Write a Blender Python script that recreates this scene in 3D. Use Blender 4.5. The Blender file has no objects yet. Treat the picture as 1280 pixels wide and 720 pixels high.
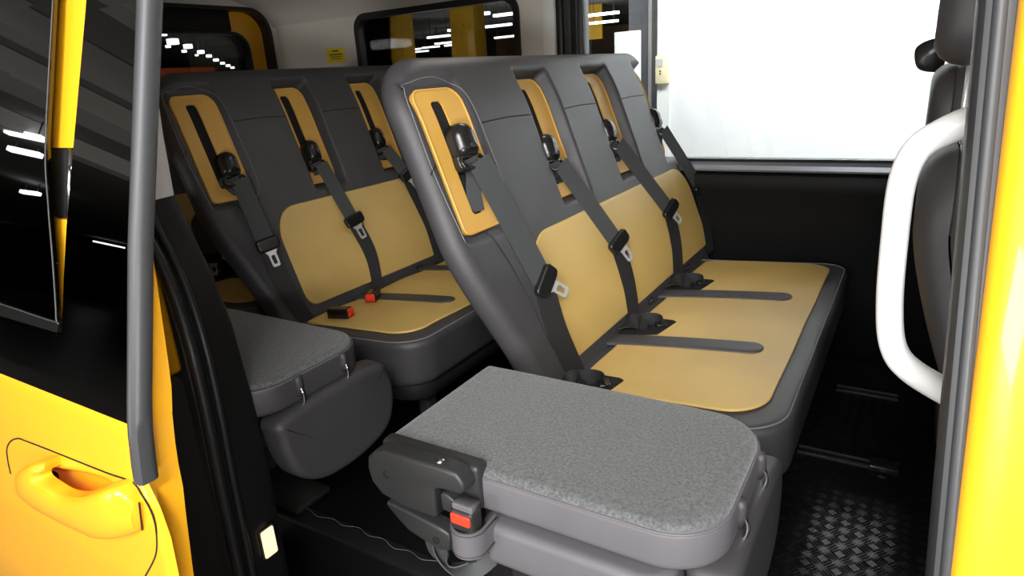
import bpy, bmesh, math, random
from mathutils import Vector, Matrix
random.seed(7)
S = bpy.context.scene
COL = S.collection
R = math.radians

# ------------------------------------------------------------------ camera, world, lights
cam_d = bpy.data.cameras.new('camera'); cam = bpy.data.objects.new('camera', cam_d); COL.objects.link(cam)
cam_d.sensor_width = 36.0; cam_d.lens = 812.045 / 1280 * 36; cam_d.clip_start = 0.02; cam_d.clip_end = 300
RM = Matrix(((0.85299139, -0.11235133, 0.509689), (0.51824314, 0.2981132, -0.80159377), (-0.06188489, 0.94789541, 0.3125133)))
cam.matrix_world = Matrix.Translation((0.72106912, -1.3887335, 1.199858)) @ RM.to_4x4()
S.camera = cam

w = bpy.data.worlds.new('world'); S.world = w; w.use_nodes = True
w.node_tree.nodes['Background'].inputs[0].default_value = (0.75, 0.8, 0.9, 1)
w.node_tree.nodes['Background'].inputs[1].default_value = 0.02

S.view_settings.view_transform = 'Standard'; S.view_settings.look = 'None'
S.view_settings.gamma = 1; S.view_settings.use_curve_mapping = False
S.view_settings.exposure = 0.0


def area(name, loc, target, sx, sy, power, color=(1, 1, 1), spread=180):
    d = bpy.data.lights.new(name, 'AREA'); d.shape = 'RECTANGLE'; d.size = sx; d.size_y = sy
    d.energy = power; d.color = color; d.spread = R(spread)
    o = bpy.data.objects.new(name, d); COL.objects.link(o); o.location = loc
    o.rotation_euler = (Vector(target) - Vector(loc)).to_track_quat('-Z', 'Y').to_euler()
    return o


area('studio_lamp', (1.5, -3.3, 2.75), (0.0, 0.2, 0.7), 1.6, 1.0, 170, (1.0, 0.985, 0.96))
area('studio_lamp', (3.4, -2.2, 2.6), (-0.2, -0.6, 0.6), 1.4, 1.0, 14, (1.0, 0.98, 0.95))
# added soft fill behind the camera, lifting the seat fronts and rear lining
area('front_fill_lamp', (0.5, -3.3, 1.6), (-0.4, 0.5, 1.0), 0.8, 0.6, 44, (1.0, 1.0, 1.0))
area('partition_fill_lamp', (0.6, 2.5, 2.9), (0.6, 4.0, 1.2), 3.0, 0.5, 215, (0.97, 0.985, 1.0))  # added lamp, out of view, that overexposes the white partition
area('hall_ceiling_fill', (-4.5, -9.5, -.3), (-6.5, -4.5, 3), 4, 3, 900, (1.0, 0.95, 0.88))  # added unseen fill, brightens the hall ceiling mirrored in the door glass
area('hall_ceiling_fill', (-9, 11, -.3), (-9.01, 11, 3), 8, 8, 800, (0.95, 0.97, 1.0))  # added unseen fill, greys the hall ceiling beyond the far windows
area('van_ceiling_fill', (1.25, -2.0, 0.75), (-0.9, 0.6, 1.75), 0.5, 0.4, 11, (1.0, 0.99, 0.97), 110)  # added fill, low outside the door, aimed up to brighten the van ceiling
# the lamp in the roof lining of the van
area('roof_lining_lamp', (-0.4, 0.5, 1.66), (-0.4, 0.5, 0), 0.3, 0.12, 1.2, (1.0, 0.95, 0.88))


# ------------------------------------------------------------------ materials
def L(c):
    return tuple(((x / 255) / 12.92 if x / 255 <= 0.04045 else ((x / 255 + 0.055) / 1.055) ** 2.4) for x in c)


def mat(name, rgb, rough=0.5, metal=0.0, bump=0.0, bscale=200, coat=0.0, noise=0.0, nscale=30, spec=0.5, sheen=0.0,
        emit=None, estr=0.0, detail=4, rgb2=None):
    m = bpy.data.materials.new(name); m.use_nodes = True
    nt = m.node_tree; N = nt.nodes; b = N['Principled BSDF']
    c = (*rgb, 1)
    b.inputs['Base Color'].default_value = c
    b.inputs['Roughness'].default_value = rough
    b.inputs['Metallic'].default_value = metal
    b.inputs['Coat Weight'].default_value = coat
    b.inputs['Coat Roughness'].default_value = 0.05
    b.inputs['Specular IOR Level'].default_value = spec
    if sheen: b.inputs['Sheen Weight'].default_value = sheen
    tc = N.new('ShaderNodeTexCoord')
    if noise or rgb2:
        n = N.new('ShaderNodeTexNoise'); n.inputs['Scale'].default_value = nscale; n.inputs['Detail'].default_value = detail
        nt.links.new(tc.outputs['Object'], n.inputs['Vector'])
        r = N.new('ShaderNodeValToRGB')
        r.color_ramp.elements[0].position = 0.32; r.color_ramp.elements[1].position = 0.68
        lo = rgb2 if rgb2 else tuple(x * (1 - noise) for x in rgb)
        hi = rgb if rgb2 else tuple(min(1, x * (1 + noise)) for x in rgb)
        r.color_ramp.elements[0].color = (*lo, 1); r.color_ramp.elements[1].color = (*hi, 1)
        nt.links.new(n.outputs['Fac'], r.inputs['Fac']); nt.links.new(r.outputs['Color'], b.inputs['Base Color'])
    if bump:
        n2 = N.new('ShaderNodeTexNoise'); n2.inputs['Scale'].default_value = bscale; n2.inputs['Detail'].default_value = 3
        nt.links.new(tc.outputs['Object'], n2.inputs['Vector'])
        bp = N.new('ShaderNodeBump'); bp.inputs['Strength'].default_value = bump; bp.inputs['Distance'].default_value = 0.002
        nt.links.new(n2.outputs['Fac'], bp.inputs['Height']); nt.links.new(bp.outputs['Normal'], b.inputs['Normal'])
    if emit:
        b.inputs['Emission Color'].default_value = (*emit, 1); b.inputs['Emission Strength'].default_value = estr
    return m


def glass_mat(name, tint, gloss=0.1, rough=0.0):
    m = bpy.data.materials.new(name); m.use_nodes = True
    nt = m.node_tree; N = nt.nodes; N.clear()
    out = N.new('ShaderNodeOutputMaterial'); tr = N.new('ShaderNodeBsdfTransparent'); gl = N.new('ShaderNodeBsdfGlossy')
    mx = N.new('ShaderNodeMixShader'); fr = N.new('ShaderNodeFresnel'); fr.inputs['IOR'].default_value = 1.52
    mt = N.new('ShaderNodeMath'); mt.operation = 'MULTIPLY_ADD'; mt.inputs[1].default_value = 1.0; mt.inputs[2].default_value = gloss
    mt.use_clamp = True
    tr.inputs['Color'].default_value = (*tint, 1); gl.inputs['Roughness'].default_value = rough
    nt.links.new(fr.outputs[0], mt.inputs[0]); nt.links.new(mt.outputs[0], mx.inputs[0])
    nt.links.new(tr.outputs[0], mx.inputs[1]); nt.links.new(gl.outputs[0], mx.inputs[2]); nt.links.new(mx.outputs[0], out.inputs[0])
    return m


M = {}
M['leather'] = mat('charcoal_leather', (0.052, 0.050, 0.054), 0.46, bump=0.25, bscale=900, noise=0.06, nscale=8)
M['leather_light'] = mat('grey_leather', (0.125, 0.120, 0.131), 0.45, bump=0.25, bscale=900, noise=0.05, nscale=8)
M['tan'] = mat('tan_leather', (0.66, 0.45, 0.14), 0.42, bump=0.25, bscale=900, noise=0.05, nscale=5)
M['tan_plastic'] = mat('tan_plastic', (0.68, 0.38, 0.075), 0.5, bump=0.1, bscale=1500)
M['carpet'] = mat('grey_carpet', (0.150, 0.158, 0.160), 0.95, bump=1.0, bscale=300, nscale=190, rgb2=(0.066, 0.070, 0.071), sheen=0.3, detail=6)
M['thread'] = mat('grey_thread', (0.20, 0.20, 0.21), 0.6)
M['seam'] = mat('dark_seam', (0.012, 0.012, 0.013), 0.8)
M['plastic'] = mat('black_plastic', (0.018, 0.018, 0.018), 0.5, bump=0.15, bscale=900)
M['plastic_grey'] = mat('dark_grey_plastic', (0.023, 0.024, 0.025), 0.42, bump=0.15, bscale=900)
M['gloss_black'] = mat('gloss_black_plastic', (0.012, 0.012, 0.012), 0.25)
M['void'] = mat('dark_recess', (0.004, 0.004, 0.004), 0.9)
M['strap'] = mat('woven_strap', (0.052, 0.056, 0.058), 0.65, bump=0.4, bscale=1500)
M['strap_dark'] = mat('woven_black_strap', (0.012, 0.012, 0.013), 0.6, bump=0.4, bscale=1500)
M['chrome'] = mat('chrome', (0.9, 0.9, 0.91), 0.25, metal=0.6)
M['polished'] = mat('polished_steel', (0.88, 0.88, 0.9), 0.12, metal=1.0)
M['steel'] = mat('brushed_steel', (0.45, 0.46, 0.47), 0.3, metal=1.0)
M['red'] = mat('red_button', (0.85, 0.05, 0.02), 0.4)
M['yellow'] = mat('yellow_paint', (0.98, 0.46, 0.016), 0.32, coat=0.6)
M['rubber'] = mat('black_rubber', (0.014, 0.014, 0.015), 0.42)
M['seal'] = mat('grey_rubber_seal', (0.045, 0.047, 0.051), 0.45)
M['black_trim'] = mat('black_trim', (0.009, 0.009, 0.009), 0.48, spec=0.3, bump=0.1, bscale=900)
M['white_trim'] = mat('pale_grey_trim', (0.85, 0.85, 0.83), 0.6)
M['lining'] = mat('roof_lining', (0.74, 0.71, 0.65), 0.9, bump=0.2, bscale=600)
M['white_plastic'] = mat('white_plastic', (0.86, 0.86, 0.85), 0.35)
M['deep_black'] = mat('deep_black_panel', (0.004, 0.004, 0.004), 0.5, spec=0.18)
M['floor'] = mat('black_tread_rubber', (0.007, 0.007, 0.007), 0.2, spec=0.4)
M['sill'] = mat('silver_grey_sill', (0.30, 0.32, 0.36), 0.3, metal=0.3)
M['tint'] = glass_mat('privacy_glass', (0.02, 0.02, 0.02), 0.08)
M['clear'] = glass_mat('clear_glass', (0.93, 0.95, 0.94), 0.0)
M['smoke'] = glass_mat('smoked_glass', (0.55, 0.56, 0.55), 0.0)
M['concrete'] = mat('grey_concrete', (0.16, 0.16, 0.16), 0.35, noise=0.1, nscale=2)
M['hall_wall'] = mat('dark_hall_wall', (0.05, 0.05, 0.052), 0.8)
M['hall_ceiling'] = mat('grey_hall_ceiling', (0.20, 0.19, 0.175), 0.9)
M['beam'] = mat('light_grey_beam', (0.5, 0.49, 0.47), 0.8)
M['white_wall'] = mat('white_wall', (0.86, 0.87, 0.88), 0.7)
M['grey_wall'] = mat('grey_wall', (0.13, 0.135, 0.15), 0.7)
M['grey_door'] = mat('grey_door', (0.16, 0.165, 0.175), 0.6)
M['col_yellow'] = mat('yellow_column_paint', (0.75, 0.42, 0.02), 0.6)
M['tube'] = mat('tube_light', (1, 1, 1), 0.4, emit=(0.93, 0.97, 1.0), estr=9)
M['courtesy'] = mat('lit_lens', (1, 0.8, 0.6), 0.3, emit=(1.0, 0.66, 0.38), estr=1.15)
M['orange'] = mat('orange_panel', (0.6, 0.08, 0.01), 0.6)
M['label'] = mat('yellow_label', (0.95, 0.72, 0.02), 0.5)
M['cream'] = mat('cream_plastic', (0.85, 0.76, 0.50), 0.5)
M['white_thread'] = mat('frayed_thread', (0.07, 0.09, 0.13), 0.6)


# ------------------------------------------------------------------ mesh helpers
def mesh(name, V, F, m, parent=None, smooth=True, merge=0.0, angle=None):
    me = bpy.data.meshes.new(name); me.from_pydata([tuple(v) for v in V], [], F)
    bm = bmesh.new(); bm.from_mesh(me)
    if merge: bmesh.ops.remove_doubles(bm, verts=bm.verts, dist=merge)
    bmesh.ops.recalc_face_normals(bm, faces=bm.faces)
    bm.to_mesh(me); bm.free()
    me.materials.append(M[m] if isinstance(m, str) else m)
    if smooth:
        me.polygons.foreach_set('use_smooth', [True] * len(me.polygons))
        if angle is not None:
            me.set_sharp_from_angle(angle=R(angle))
    o = bpy.data.objects.new(name, me); COL.objects.link(o)
    if parent: o.parent = parent
    return o


def tag(o, label=None, cat=None, group=None, kind=None):
    if label: o['label'] = label
    if cat: o['category'] = cat
    if group: o['group'] = group
    if kind: o['kind'] = kind
    return o


def thing(name, label, cat, loc=(0, 0, 0), group=None):
    o = bpy.data.objects.new(name, None); COL.objects.link(o); o.location = loc; o.empty_display_size = 0.1
    return tag(o, label, cat, group)


def struct(o):
    o['kind'] = 'structure'; return o


def rr(x0, y0, x1, y1, r, seg=10):
    """rounded rectangle, CCW; r = one radius or (bl, br, tr, tl)"""
    if not isinstance(r, (tuple, list)): r = (r,) * 4
    P = []
    for (cx, cy, rad, a0) in ((x0 + r[0], y0 + r[0], r[0], 180), (x1 - r[1], y0 + r[1], r[1], 270),
                              (x1 - r[2], y1 - r[2], r[2], 0), (x0 + r[3], y1 - r[3], r[3], 90)):
        for i in range(seg + 1):
            a = R(a0 + 90 * i / seg)
            P.append((cx + rad * math.cos(a), cy + rad * math.sin(a)))
    return P


def resample(P, n):
    P = [Vector(p) for p in P]; Q = P + [P[0]]
    d = [0]
    for a, b in zip(Q, Q[1:]): d.append(d[-1] + (b - a).length)
    T = d[-1]; out = []; j = 0
    for i in range(n):
        t = T * i / n
        while d[j + 1] < t - 1e-9: j += 1
        s = (t - d[j]) / max(1e-9, d[j + 1] - d[j]); out.append(Q[j].lerp(Q[j + 1], s))
    return out


def smooth_closed(P, n=12):
    """Catmull-Rom through closed 2-D / 3-D control points"""
    P = [Vector(p) for p in P]; k = len(P); out = []
    for i in range(k):
        a, b, c, d = P[i - 1], P[i], P[(i + 1) % k], P[(i + 2) % k]
        for j in range(n):
            t = j / n
            out.append(0.5 * ((2 * b) + (c - a) * t + (2 * a - 5 * b + 4 * c - d) * t * t + (3 * b - a - 3 * c + d) * t ** 3))
    return out


def smooth_open(P, n=10):
    P = [Vector(p) for p in P]
    Q = [P[0] * 2 - P[1]] + P + [P[-1] * 2 - P[-2]]; out = []
    for i in range(1, len(Q) - 2):
        a, b, c, d = Q[i - 1], Q[i], Q[i + 1], Q[i + 2]
        for j in range(n):
            t = j / n
            out.append(0.5 * ((2 * b) + (c - a) * t + (2 * a - 5 * b + 4 * c - d) * t * t + (3 * b - a - 3 * c + d) * t ** 3))
    out.append(P[-1]); return out


def inset(P, d):
    n = len(P); out = []
    for i in range(n):
        a, b, c = P[i - 1], P[i], P[(i + 1) % n]
        t = (c - a)
        if t.length < 1e-9: out.append(b.copy()); continue
        t.normalize(); out.append(b + Vector((-t.y, t.x)) * d)
    return out


ident = lambda u, v, h: (u, v, h)


def pad(name, outline, thick, r, m, parent=None, mp=ident, hf=None, rb=0.0, n=120, rings=10, base=0.0, flat=False, bevseg=5, angle=None):
    """solid cushion: outline extruded by thick with rounded top edge r (and bottom edge rb).
    hf(u, v) adds height to the top; mp maps (u, v, height) into space."""
    P = [Vector((p[0], p[1])) for p in outline] if n is None else resample(outline, n)
    n = len(P)
    loops = []
    H = (lambda u, v: 0.0) if hf is None else hf
    if rb:
        for i in range(4):
            a = R(90 * i / 4); loops.append([(q, base + rb - rb * math.cos(a) * 1.0 if False else base + rb * (1 - math.sin(a))) for q in inset(P, rb * (1 - math.cos(a)))][:])
        loops.reverse()
    else:
        loops.append([(q, base) for q in P])
    V = []; F = []
    top0 = len(loops)
    for i in range(bevseg + 1):
        a = R(90 * i / bevseg); loops.append([(q, base + thick - r + r * math.sin(a)) for q in inset(P, r * (1 - math.cos(a)))])
    last = [q for q, h in loops[-1]]
    for k, lp in enumerate(loops):
        f = min(1.0, max(0.0, (k - top0 + 1) / (bevseg + 1)))
        for (q, h) in lp:
            V.append(mp(q.x, q.y, h + H(q.x, q.y) * (f if k >= top0 else 0)))
    for k in range(len(loops) - 1):
        for i in range(n):
            j = (i + 1) % n; F.append((k * n + i, k * n + j, (k + 1) * n + j, (k + 1) * n + i))
    F.append(tuple(reversed(range(n))))
    if flat:
        F.append(tuple((len(loops) - 1) * n + i for i in range(n)))
    else:
        xs = [p.x for p in last]; ys = [p.y for p in last]
        x0, x1, y0, y1 = min(xs), max(xs), min(ys), max(ys); wx, wy = x1 - x0, y1 - y0
        if wx > wy: A = Vector((x0 + wy * 0.5, (y0 + y1) / 2)); B = Vector((x1 - wy * 0.5, (y0 + y1) / 2))
        else: A = Vector(((x0 + x1) / 2, y0 + wx * 0.5)); B = Vector(((x0 + x1) / 2, y1 - wx * 0.5))
        AB = B - A; L2 = max(1e-12, AB.length_squared)
        prev = (len(loops) - 1) * n
        for k in range(1, rings + 1):
            f = k / rings; s = len(V)
            for q in last:
                t = min(1, max(0, (q - A).dot(AB) / L2)); c = q.lerp(A + AB * t, f)
                V.append(mp(c.x, c.y, base + thick + H(c.x, c.y)))
            for i in range(n):
                j = (i + 1) % n; F.append((prev + i, prev + j, s + j, s + i))
            prev = s
    return mesh(name, V, F, m, parent, merge=1e-5, angle=angle)


def ring(name, outer, inner, h0, h1, m, parent=None, mp=ident, n=96, smooth=True):
    """plate between outer and inner outline, from height h0 to h1 (inner rim closed)"""
    O = resample(outer, n); I0 = resample(inner, n)
    best = min(range(n), key=lambda s: sum((O[i] - I0[(i + s) % n]).length for i in range(0, n, 6)))
    I = [I0[(i + best) % n] for i in range(n)]
    V = [mp(p.x, p.y, h0) for p in O] + [mp(p.x, p.y, h1) for p in O] + [mp(p.x, p.y, h1) for p in I] + [mp(p.x, p.y, h0) for p in I]
    F = []
    for i in range(n):
        j = (i + 1) % n
        for a, b in ((0, 1), (1, 2), (2, 3), (3, 0)):
            F.append((a * n + i, a * n + j, b * n + j, b * n + i))
    return mesh(name, V, F, m, parent, smooth=smooth, angle=35)


def tube(name, path, r, m, parent=None, closed=False, seg=10, flat=1.0, up=None, mp=None, bm_out=None):
    P = [Vector(p) if mp is None else Vector(mp(*p)) for p in path]
    n = len(P); V = []; F = []
    prevn = None
    for i in range(n):
        a = P[i - 1] if (i or closed) else P[0]; b = P[(i + 1) % n] if (i < n - 1 or closed) else P[-1]
        t = (b - a).normalized() if (b - a).length > 1e-9 else Vector((0, 0, 1))
        if prevn is None:
            ref = Vector(up) if up else (Vector((0, 0, 1)) if abs(t.z) < 0.9 else Vector((0, 1, 0)))
        else: ref = prevn
        nn = (ref - t * ref.dot(t)).normalized(); prevn = nn; bb = t.cross(nn)
        rr_ = r(i / (n - 1)) if callable(r) else r
        for k in range(seg):
            an = 2 * math.pi * k / seg
            V.append(P[i] + nn * (math.cos(an) * rr_ * flat) + bb * (math.sin(an) * rr_))
    m_ = n if closed else n - 1
    for i in range(m_):
        for k in range(seg):
            i2 = (i + 1) % n; k2 = (k + 1) % seg
            F.append((i * seg + k, i * seg + k2, i2 * seg + k2, i2 * seg + k))
    if not closed:
        F.append(tuple(range(seg))); F.append(tuple(reversed([(n - 1) * seg + k for k in range(seg)])))
    if bm_out is not None:
        off = len(bm_out[0]); bm_out[0].extend(V); bm_out[1].extend([tuple(x + off for x in f) for f in F]); return
    return mesh(name, V, F, m, parent)


def ribbon(name, path, sides, width, m, parent=None, th=0.0016):
    """flat strap along path; sides = width direction per point (or one)"""
    P = [Vector(p) for p in path]; n = len(P); V = []; F = []
    for i in range(n):
        t = (P[min(n - 1, i + 1)] - P[max(0, i - 1)]).normalized()
        s = Vector(sides[i] if isinstance(sides, list) else sides); s = (s - t * s.dot(t)).normalized(); nn = t.cross(s)
        wd = width[i] if isinstance(width, list) else width
        for (a, b) in ((-1, -1), (1, -1), (1, 1), (-1, 1)):
            V.append(P[i] + s * (a * wd / 2) + nn * (b * th / 2))
    for i in range(n - 1):
        for k in range(4):
            k2 = (k + 1) % 4; F.append((i * 4 + k, i * 4 + k2, (i + 1) * 4 + k2, (i + 1) * 4 + k))
    F.append((0, 1, 2, 3)); F.append(tuple((n - 1) * 4 + k for k in (3, 2, 1, 0)))
    return mesh(name, V, F, m, parent, angle=40)


def boxes(name, L_, m, parent=None, bevel=0.0, seg=2):
    """one mesh of boxes (x0,y0,z0,x1,y1,z1)"""
    bm = bmesh.new()
    for (x0, y0, z0, x1, y1, z1) in L_:
        r = bmesh.ops.create_cube(bm, size=1)
        for v in r['verts']:
            v.co = Vector(((x0 + x1) / 2 + v.co.x * (x1 - x0), (y0 + y1) / 2 + v.co.y * (y1 - y0), (z0 + z1) / 2 + v.co.z * (z1 - z0)))
    if bevel: bmesh.ops.bevel(bm, geom=bm.edges[:], offset=bevel, segments=seg, profile=0.5, affect='EDGES')
    me = bpy.data.meshes.new(name); bm.to_mesh(me); bm.free(); me.materials.append(M[m])
    if bevel:
        me.polygons.foreach_set('use_smooth', [True] * len(me.polygons)); me.set_sharp_from_angle(angle=R(40))
    o = bpy.data.objects.new(name, me); COL.objects.link(o)
    if parent: o.parent = parent
    return o


def prism_x(name, prof, x0, x1, m, parent=None, closed=True, smooth=True, angle=35, nx=1):
    """profile (y, z) swept along X"""
    n = len(prof); V = []; F = []
    for k in range(nx + 1):
        x = x0 + (x1 - x0) * k / nx
        V += [(x, p[0], p[1]) for p in prof]
    for k in range(nx):
        for i in range(n if closed else n - 1):
            j = (i + 1) % n; F.append((k * n + i, k * n + j, (k + 1) * n + j, (k + 1) * n + i))
    if closed:
        F.append(tuple(range(n))); F.append(tuple(reversed([nx * n + i for i in range(n)])))
    return mesh(name, V, F, m, parent, smooth=smooth, angle=angle)


def sstep(a, b, x):
    t = min(1, max(0, (x - a) / (b - a))); return t * t * (3 - 2 * t)


def turn(mp, o, ang):
    """local frame rotated in the (u, v) plane around o"""
    c, s = math.cos(ang), math.sin(ang)
    return lambda u, v, h: mp(o[0] + u * c - v * s, o[1] + u * s + v * c, o[2] + h)


# ------------------------------------------------------------------ the van's shell
struct(boxes('floor', [(-2.7, -0.34, -0.04, 1.8, 1.42, 0.0)], 'floor'))
# tread plate with raised five-bar groups
V = []; F = []
def tread(x, y, ang):
    c, s = math.cos(ang), math.sin(ang)
    for k in range(4):
        o = (k - 1.5) * 0.0078
        pts = []
        for (a, b, z) in ((-.016, 0, 0), (-.008, -.0016, 0), (.008, -.0016, 0), (.016, 0, 0), (.008, .0016, 0), (-.008, .0016, 0), (-.010, 0, .0028), (.010, 0, .0028)):
            b2 = b + o; pts.append((x + a * c - b2 * s, y + a * s + b2 * c, .0005 + z))
        i = len(V); V.extend(pts)
        F.extend([(i, i + 1, i + 6), (i + 1, i + 2, i + 7, i + 6), (i + 2, i + 3, i + 7), (i + 3, i + 4, i + 7), (i + 4, i + 5, i + 6, i + 7), (i + 5, i, i + 6)])
for i in range(18):
    for j in range(50):
        x = 0.40 + i * 0.0355; y = -0.30 + j * 0.0335
        if y < 1.39: tread(x, y, R(-40) if (i + j) % 2 == 0 else R(50))
bars = mesh('floor', V, F, 'floor', None, smooth=False); struct(bars)
# door step below the floor edge
struct(boxes('trim_1', [(-0.9, -0.62, -0.20, 1.2, -0.34, -0.17), (-0.9, -0.355, -0.19, 1.2, -0.34, -0.001)], 'black_trim'))
struct(boxes('trim_2', [(-0.9, -0.40, -0.012, 1.2, -0.335, 0.006), (-0.9, -0.66, -0.175, 1.2, -0.62, -0.15)], 'rubber', bevel=0.004))

# far side wall (carries the far sliding door's window and the rear quarter window)
def mY(u, v, h): return (u, 1.42 + h, v)
lower = [(1.42, 0.0), (1.405, 0.03), (1.40, 0.30), (1.395, 0.55), (1.38, 0.68), (1.375, 0.715), (1.385, 0.745), (1.42, 0.757), (1.48, 0.757), (1.48, 0.0)]
struct(prism_x('wall_left', lower, -2.6, 1.8, 'deep_black'))
struct(prism_x('trim_3', [(1.405, 0.757), (1.40, 0.765), (1.402, 0.783), (1.415, 0.796), (1.45, 0.80), (1.48, 0.80), (1.48, 0.757)], -0.62, 1.8, 'sill'))
struct(prism_x('trim_4', [(1.41, 0.797), (1.405, 0.802), (1.41, 0.808), (1.46, 0.808), (1.46, 0.797)], -0.60, 1.8, 'rubber'))
struct(ring('wall_left', [(-2.6, .757), (-.93, .757), (-.80, .757), (-.80, 1.58), (-2.6, 1.58)], rr(-1.95, 0.92, -0.94, 1.54, .07), 0.0, 0.05, 'lining', mp=mY, n=160))
struct(boxes('wall_left', [(-0.80, 1.40, 0.757, -0.735, 1.47, 1.60)], 'white_trim', bevel=0.01))
struct(boxes('trim_5', [(-0.735, 1.405, 0.757, -0.70, 1.48, 1.60), (-0.66, 1.40, 0.757, -0.60, 1.48, 1.60)], 'rubber', bevel=0.012))
struct(boxes('trim_6', [(-0.70, 1.42, 0.757, -0.66, 1.48, 1.60), (-0.628, 1.395, 0.757, -0.622, 1.41, 1.60)], 'seal', bevel=0.003))
struct(ring('trim_7', rr(-1.965, .905, -.925, 1.555, .08), rr(-1.935, .935, -.955, 1.525, .06), -0.012, 0.03, 'rubber', mp=mY, n=160))
wg = boxes('window_1', [(-1.95, 1.45, .92, -.94, 1.454, 1.54)], 'smoke'); struct(wg)
wg = boxes('window_2', [(-0.62, 1.452, .80, 1.8, 1.456, 1.62)], 'clear'); struct(wg)
struct(boxes('wall_left', [(-0.80, 1.40, 1.56, 1.8, 1.47, 1.66)], 'lining'))
# headliner
head = [(1.47, 1.55), (1.425, 1.545), (1.41, 1.56), (1.38, 1.60), (1.30, 1.65), (1.15, 1.685), (0.9, 1.70), (-0.2, 1.70), (-0.40, 1.69), (-0.52, 1.66), (-0.58, 1.62), (-0.60, 1.58), (-0.68, 1.58), (-0.68, 1.78), (1.5, 1.78), (1.5, 1.55)]
struct(prism_x('ceiling', head, -2.66, 1.9, 'lining'))
# rear wall with the tailgate opening
def mXr(u, v, h): return (-2.62 - h, u, v)
struct(ring('wall_back', [(-.62, 0.0), (1.46, 0.0), (1.46, 1.72), (-.62, 1.72)], rr(-.50, .62, 1.385, 1.635, .13), 0.0, 0.05, 'lining', mp=mXr, n=200))
struct(ring('trim_8', rr(-.515, .605, 1.40, 1.65, .14), rr(-.495, .625, 1.38, 1.63, .125), -.01, .06, 'rubber', mp=mXr, n=200))
struct(ring('door_1', rr(-.56, .5, 1.44, 1.68, .15), rr(-.36, .98, 1.285, 1.525, .10), .08, .12, 'yellow', mp=mXr, n=200))
struct(boxes('trim_9', [(-2.70, -.45, 1.525, -2.665, 1.17, 1.64)], 'black_trim', bevel=0.008))
struct(ring('trim_10', rr(-.36, .98, 1.285, 1.525, .10), rr(-.345, .995, 1.27, 1.51, .09), .06, .10, 'rubber', mp=mXr, n=200))
struct(boxes('window_3', [(-2.735, -.36, .98, -2.731, 1.285, 1.53)], 'smoke'))
# yellow notice on the rear side lining
nt_ = thing('notice_label', 'small yellow notice with black lines of print on the pale rear side lining', 'label', (-2.13, 1.42, 1.32))
boxes('sheet', [(-0.075, -0.002, 0.0, 0.065, 0.0, 0.078)], 'label', nt_)
boxes('printed_lines', [(-0.03, -0.003, 0.060, 0.02, -0.002, 0.066), (-0.055, -0.003, 0.042, 0.045, -0.002, 0.047), (-0.05, -0.003, 0.031, 0.04, -0.002, 0.034), (-0.045, -0.003, 0.020, 0.035, -0.002, 0.023)], 'seam', nt_)

# rear jamb of the door opening (C pillar trim): black below, pale above
def interp(T, z):
    T = sorted(T)
    if z <= T[0][0]: return T[0][1]
    for (a, b), (c, d) in zip(T, T[1:]):
        if z <= c: return b + (d - b) * (z - a) / (c - a)
    return T[-1][1]
inner_x = [(-.2, -.49), (.06, -.484), (.34, -.475), (.55, -.482), (.73, -.50), (.84, -.534), (.924, -.574), (1.0, -.607), (1.123, -.598), (1.232, -.582), (1.5, -.56)]
seal_xy = [(-.2, (-.47, -.735)), (.16, (-.47, -.722)), (.41, (-.47, -.717)), (.6, (-.472, -.709)), (.745, (-.485, -.703)), (.86, (-.53, -.69)), (.93, (-.575, -.69)), (1.0, (-.60, -.685)), (1.5, (-.58, -.64))]
def seal_pt(z):
    return Vector((interp([(a, b[0]) for a, b in seal_xy], z), interp([(a, b[1]) for a, b in seal_xy], z)))
def pillar(name, z0, z1, m, n=36):
    V = []; F = []
    for k in range(n + 1):
        z = z0 + (z1 - z0) * k / n
        xi = interp(inner_x, z); s = seal_pt(z)
        prof = [(xi - .30, -.60), (xi - .02, -.596), (xi - .006, -.598), (xi, -.606), (xi + .003, -.62)]
        a = Vector((xi + .003, -.62)); prof += [tuple(a.lerp(s, .5) + Vector((.006, 0))), (s.x + .004, s.y + .004), (s.x - .01, s.y - .02), (s.x - .03, s.y - .005)]
        V += [(p[0], p[1], z) for p in prof]
    q = len(prof)
    for k in range(n):
        for i in range(q):
            j = (i + 1) % q; F.append((k * q + i, k * q + j, (k + 1) * q + j, (k + 1) * q + i))
    F.append(tuple(range(q))); F.append(tuple(reversed([n * q + i for i in range(q)])))
    return struct(mesh(name, V, F, m, None, angle=40))
pillar('wall_right', -.25, 1.0, 'black_trim'); pillar('wall_right', 1.001, 1.60, 'white_trim')
sp = [(seal_pt(z / 50).x + .008, seal_pt(z / 50).y - .012, z / 50) for z in range(-12, 80)]
struct(tube('trim_11', smooth_open(sp[::4], 6), 0.0135, 'rubber', seg=12))
sp2 = [(p[0] + .006, p[1] + .026, p[2]) for p in sp]
struct(tube('trim_12', smooth_open(sp2[::4], 6), 0.008, 'rubber', seg=10))
# outer body side behind the opening, seen between door and jamb and through the open pane
struct(boxes('wall_right', [(-2.5, -.80, .645, -.545, -.70, .90), (-2.5, -.80, 1.09, -.50, -.76, 1.5)], 'yellow', bevel=0.015, seg=4))
struct(boxes('trim_13', [(-2.5, -.80, -.25, -.50, -.735, .655)], 'plastic'))
struct(boxes('trim_14', [(-2.5, -.80, .93, -.56, -.77, 1.09)], 'gloss_black'))
# courtesy lamp in the jamb
def mJ(u, v, h): return (-.462 + h, -.652 + u, .21 + v)
cl = thing('courtesy_lamp', 'small lit rectangular courtesy lamp glowing warm white low in the black door jamb', 'lamp', (0, 0, 0))
pad('bezel', rr(-.021, -.04, .021, .04, .005), .006, .002, 'plastic', cl, mp=mJ, n=60, rings=2)
pad('lens', rr(-.017, -.036, .017, .036, .004), .009, .002, 'courtesy', cl, mp=mJ, n=60, rings=2)
for o in cl.children: pass

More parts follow.
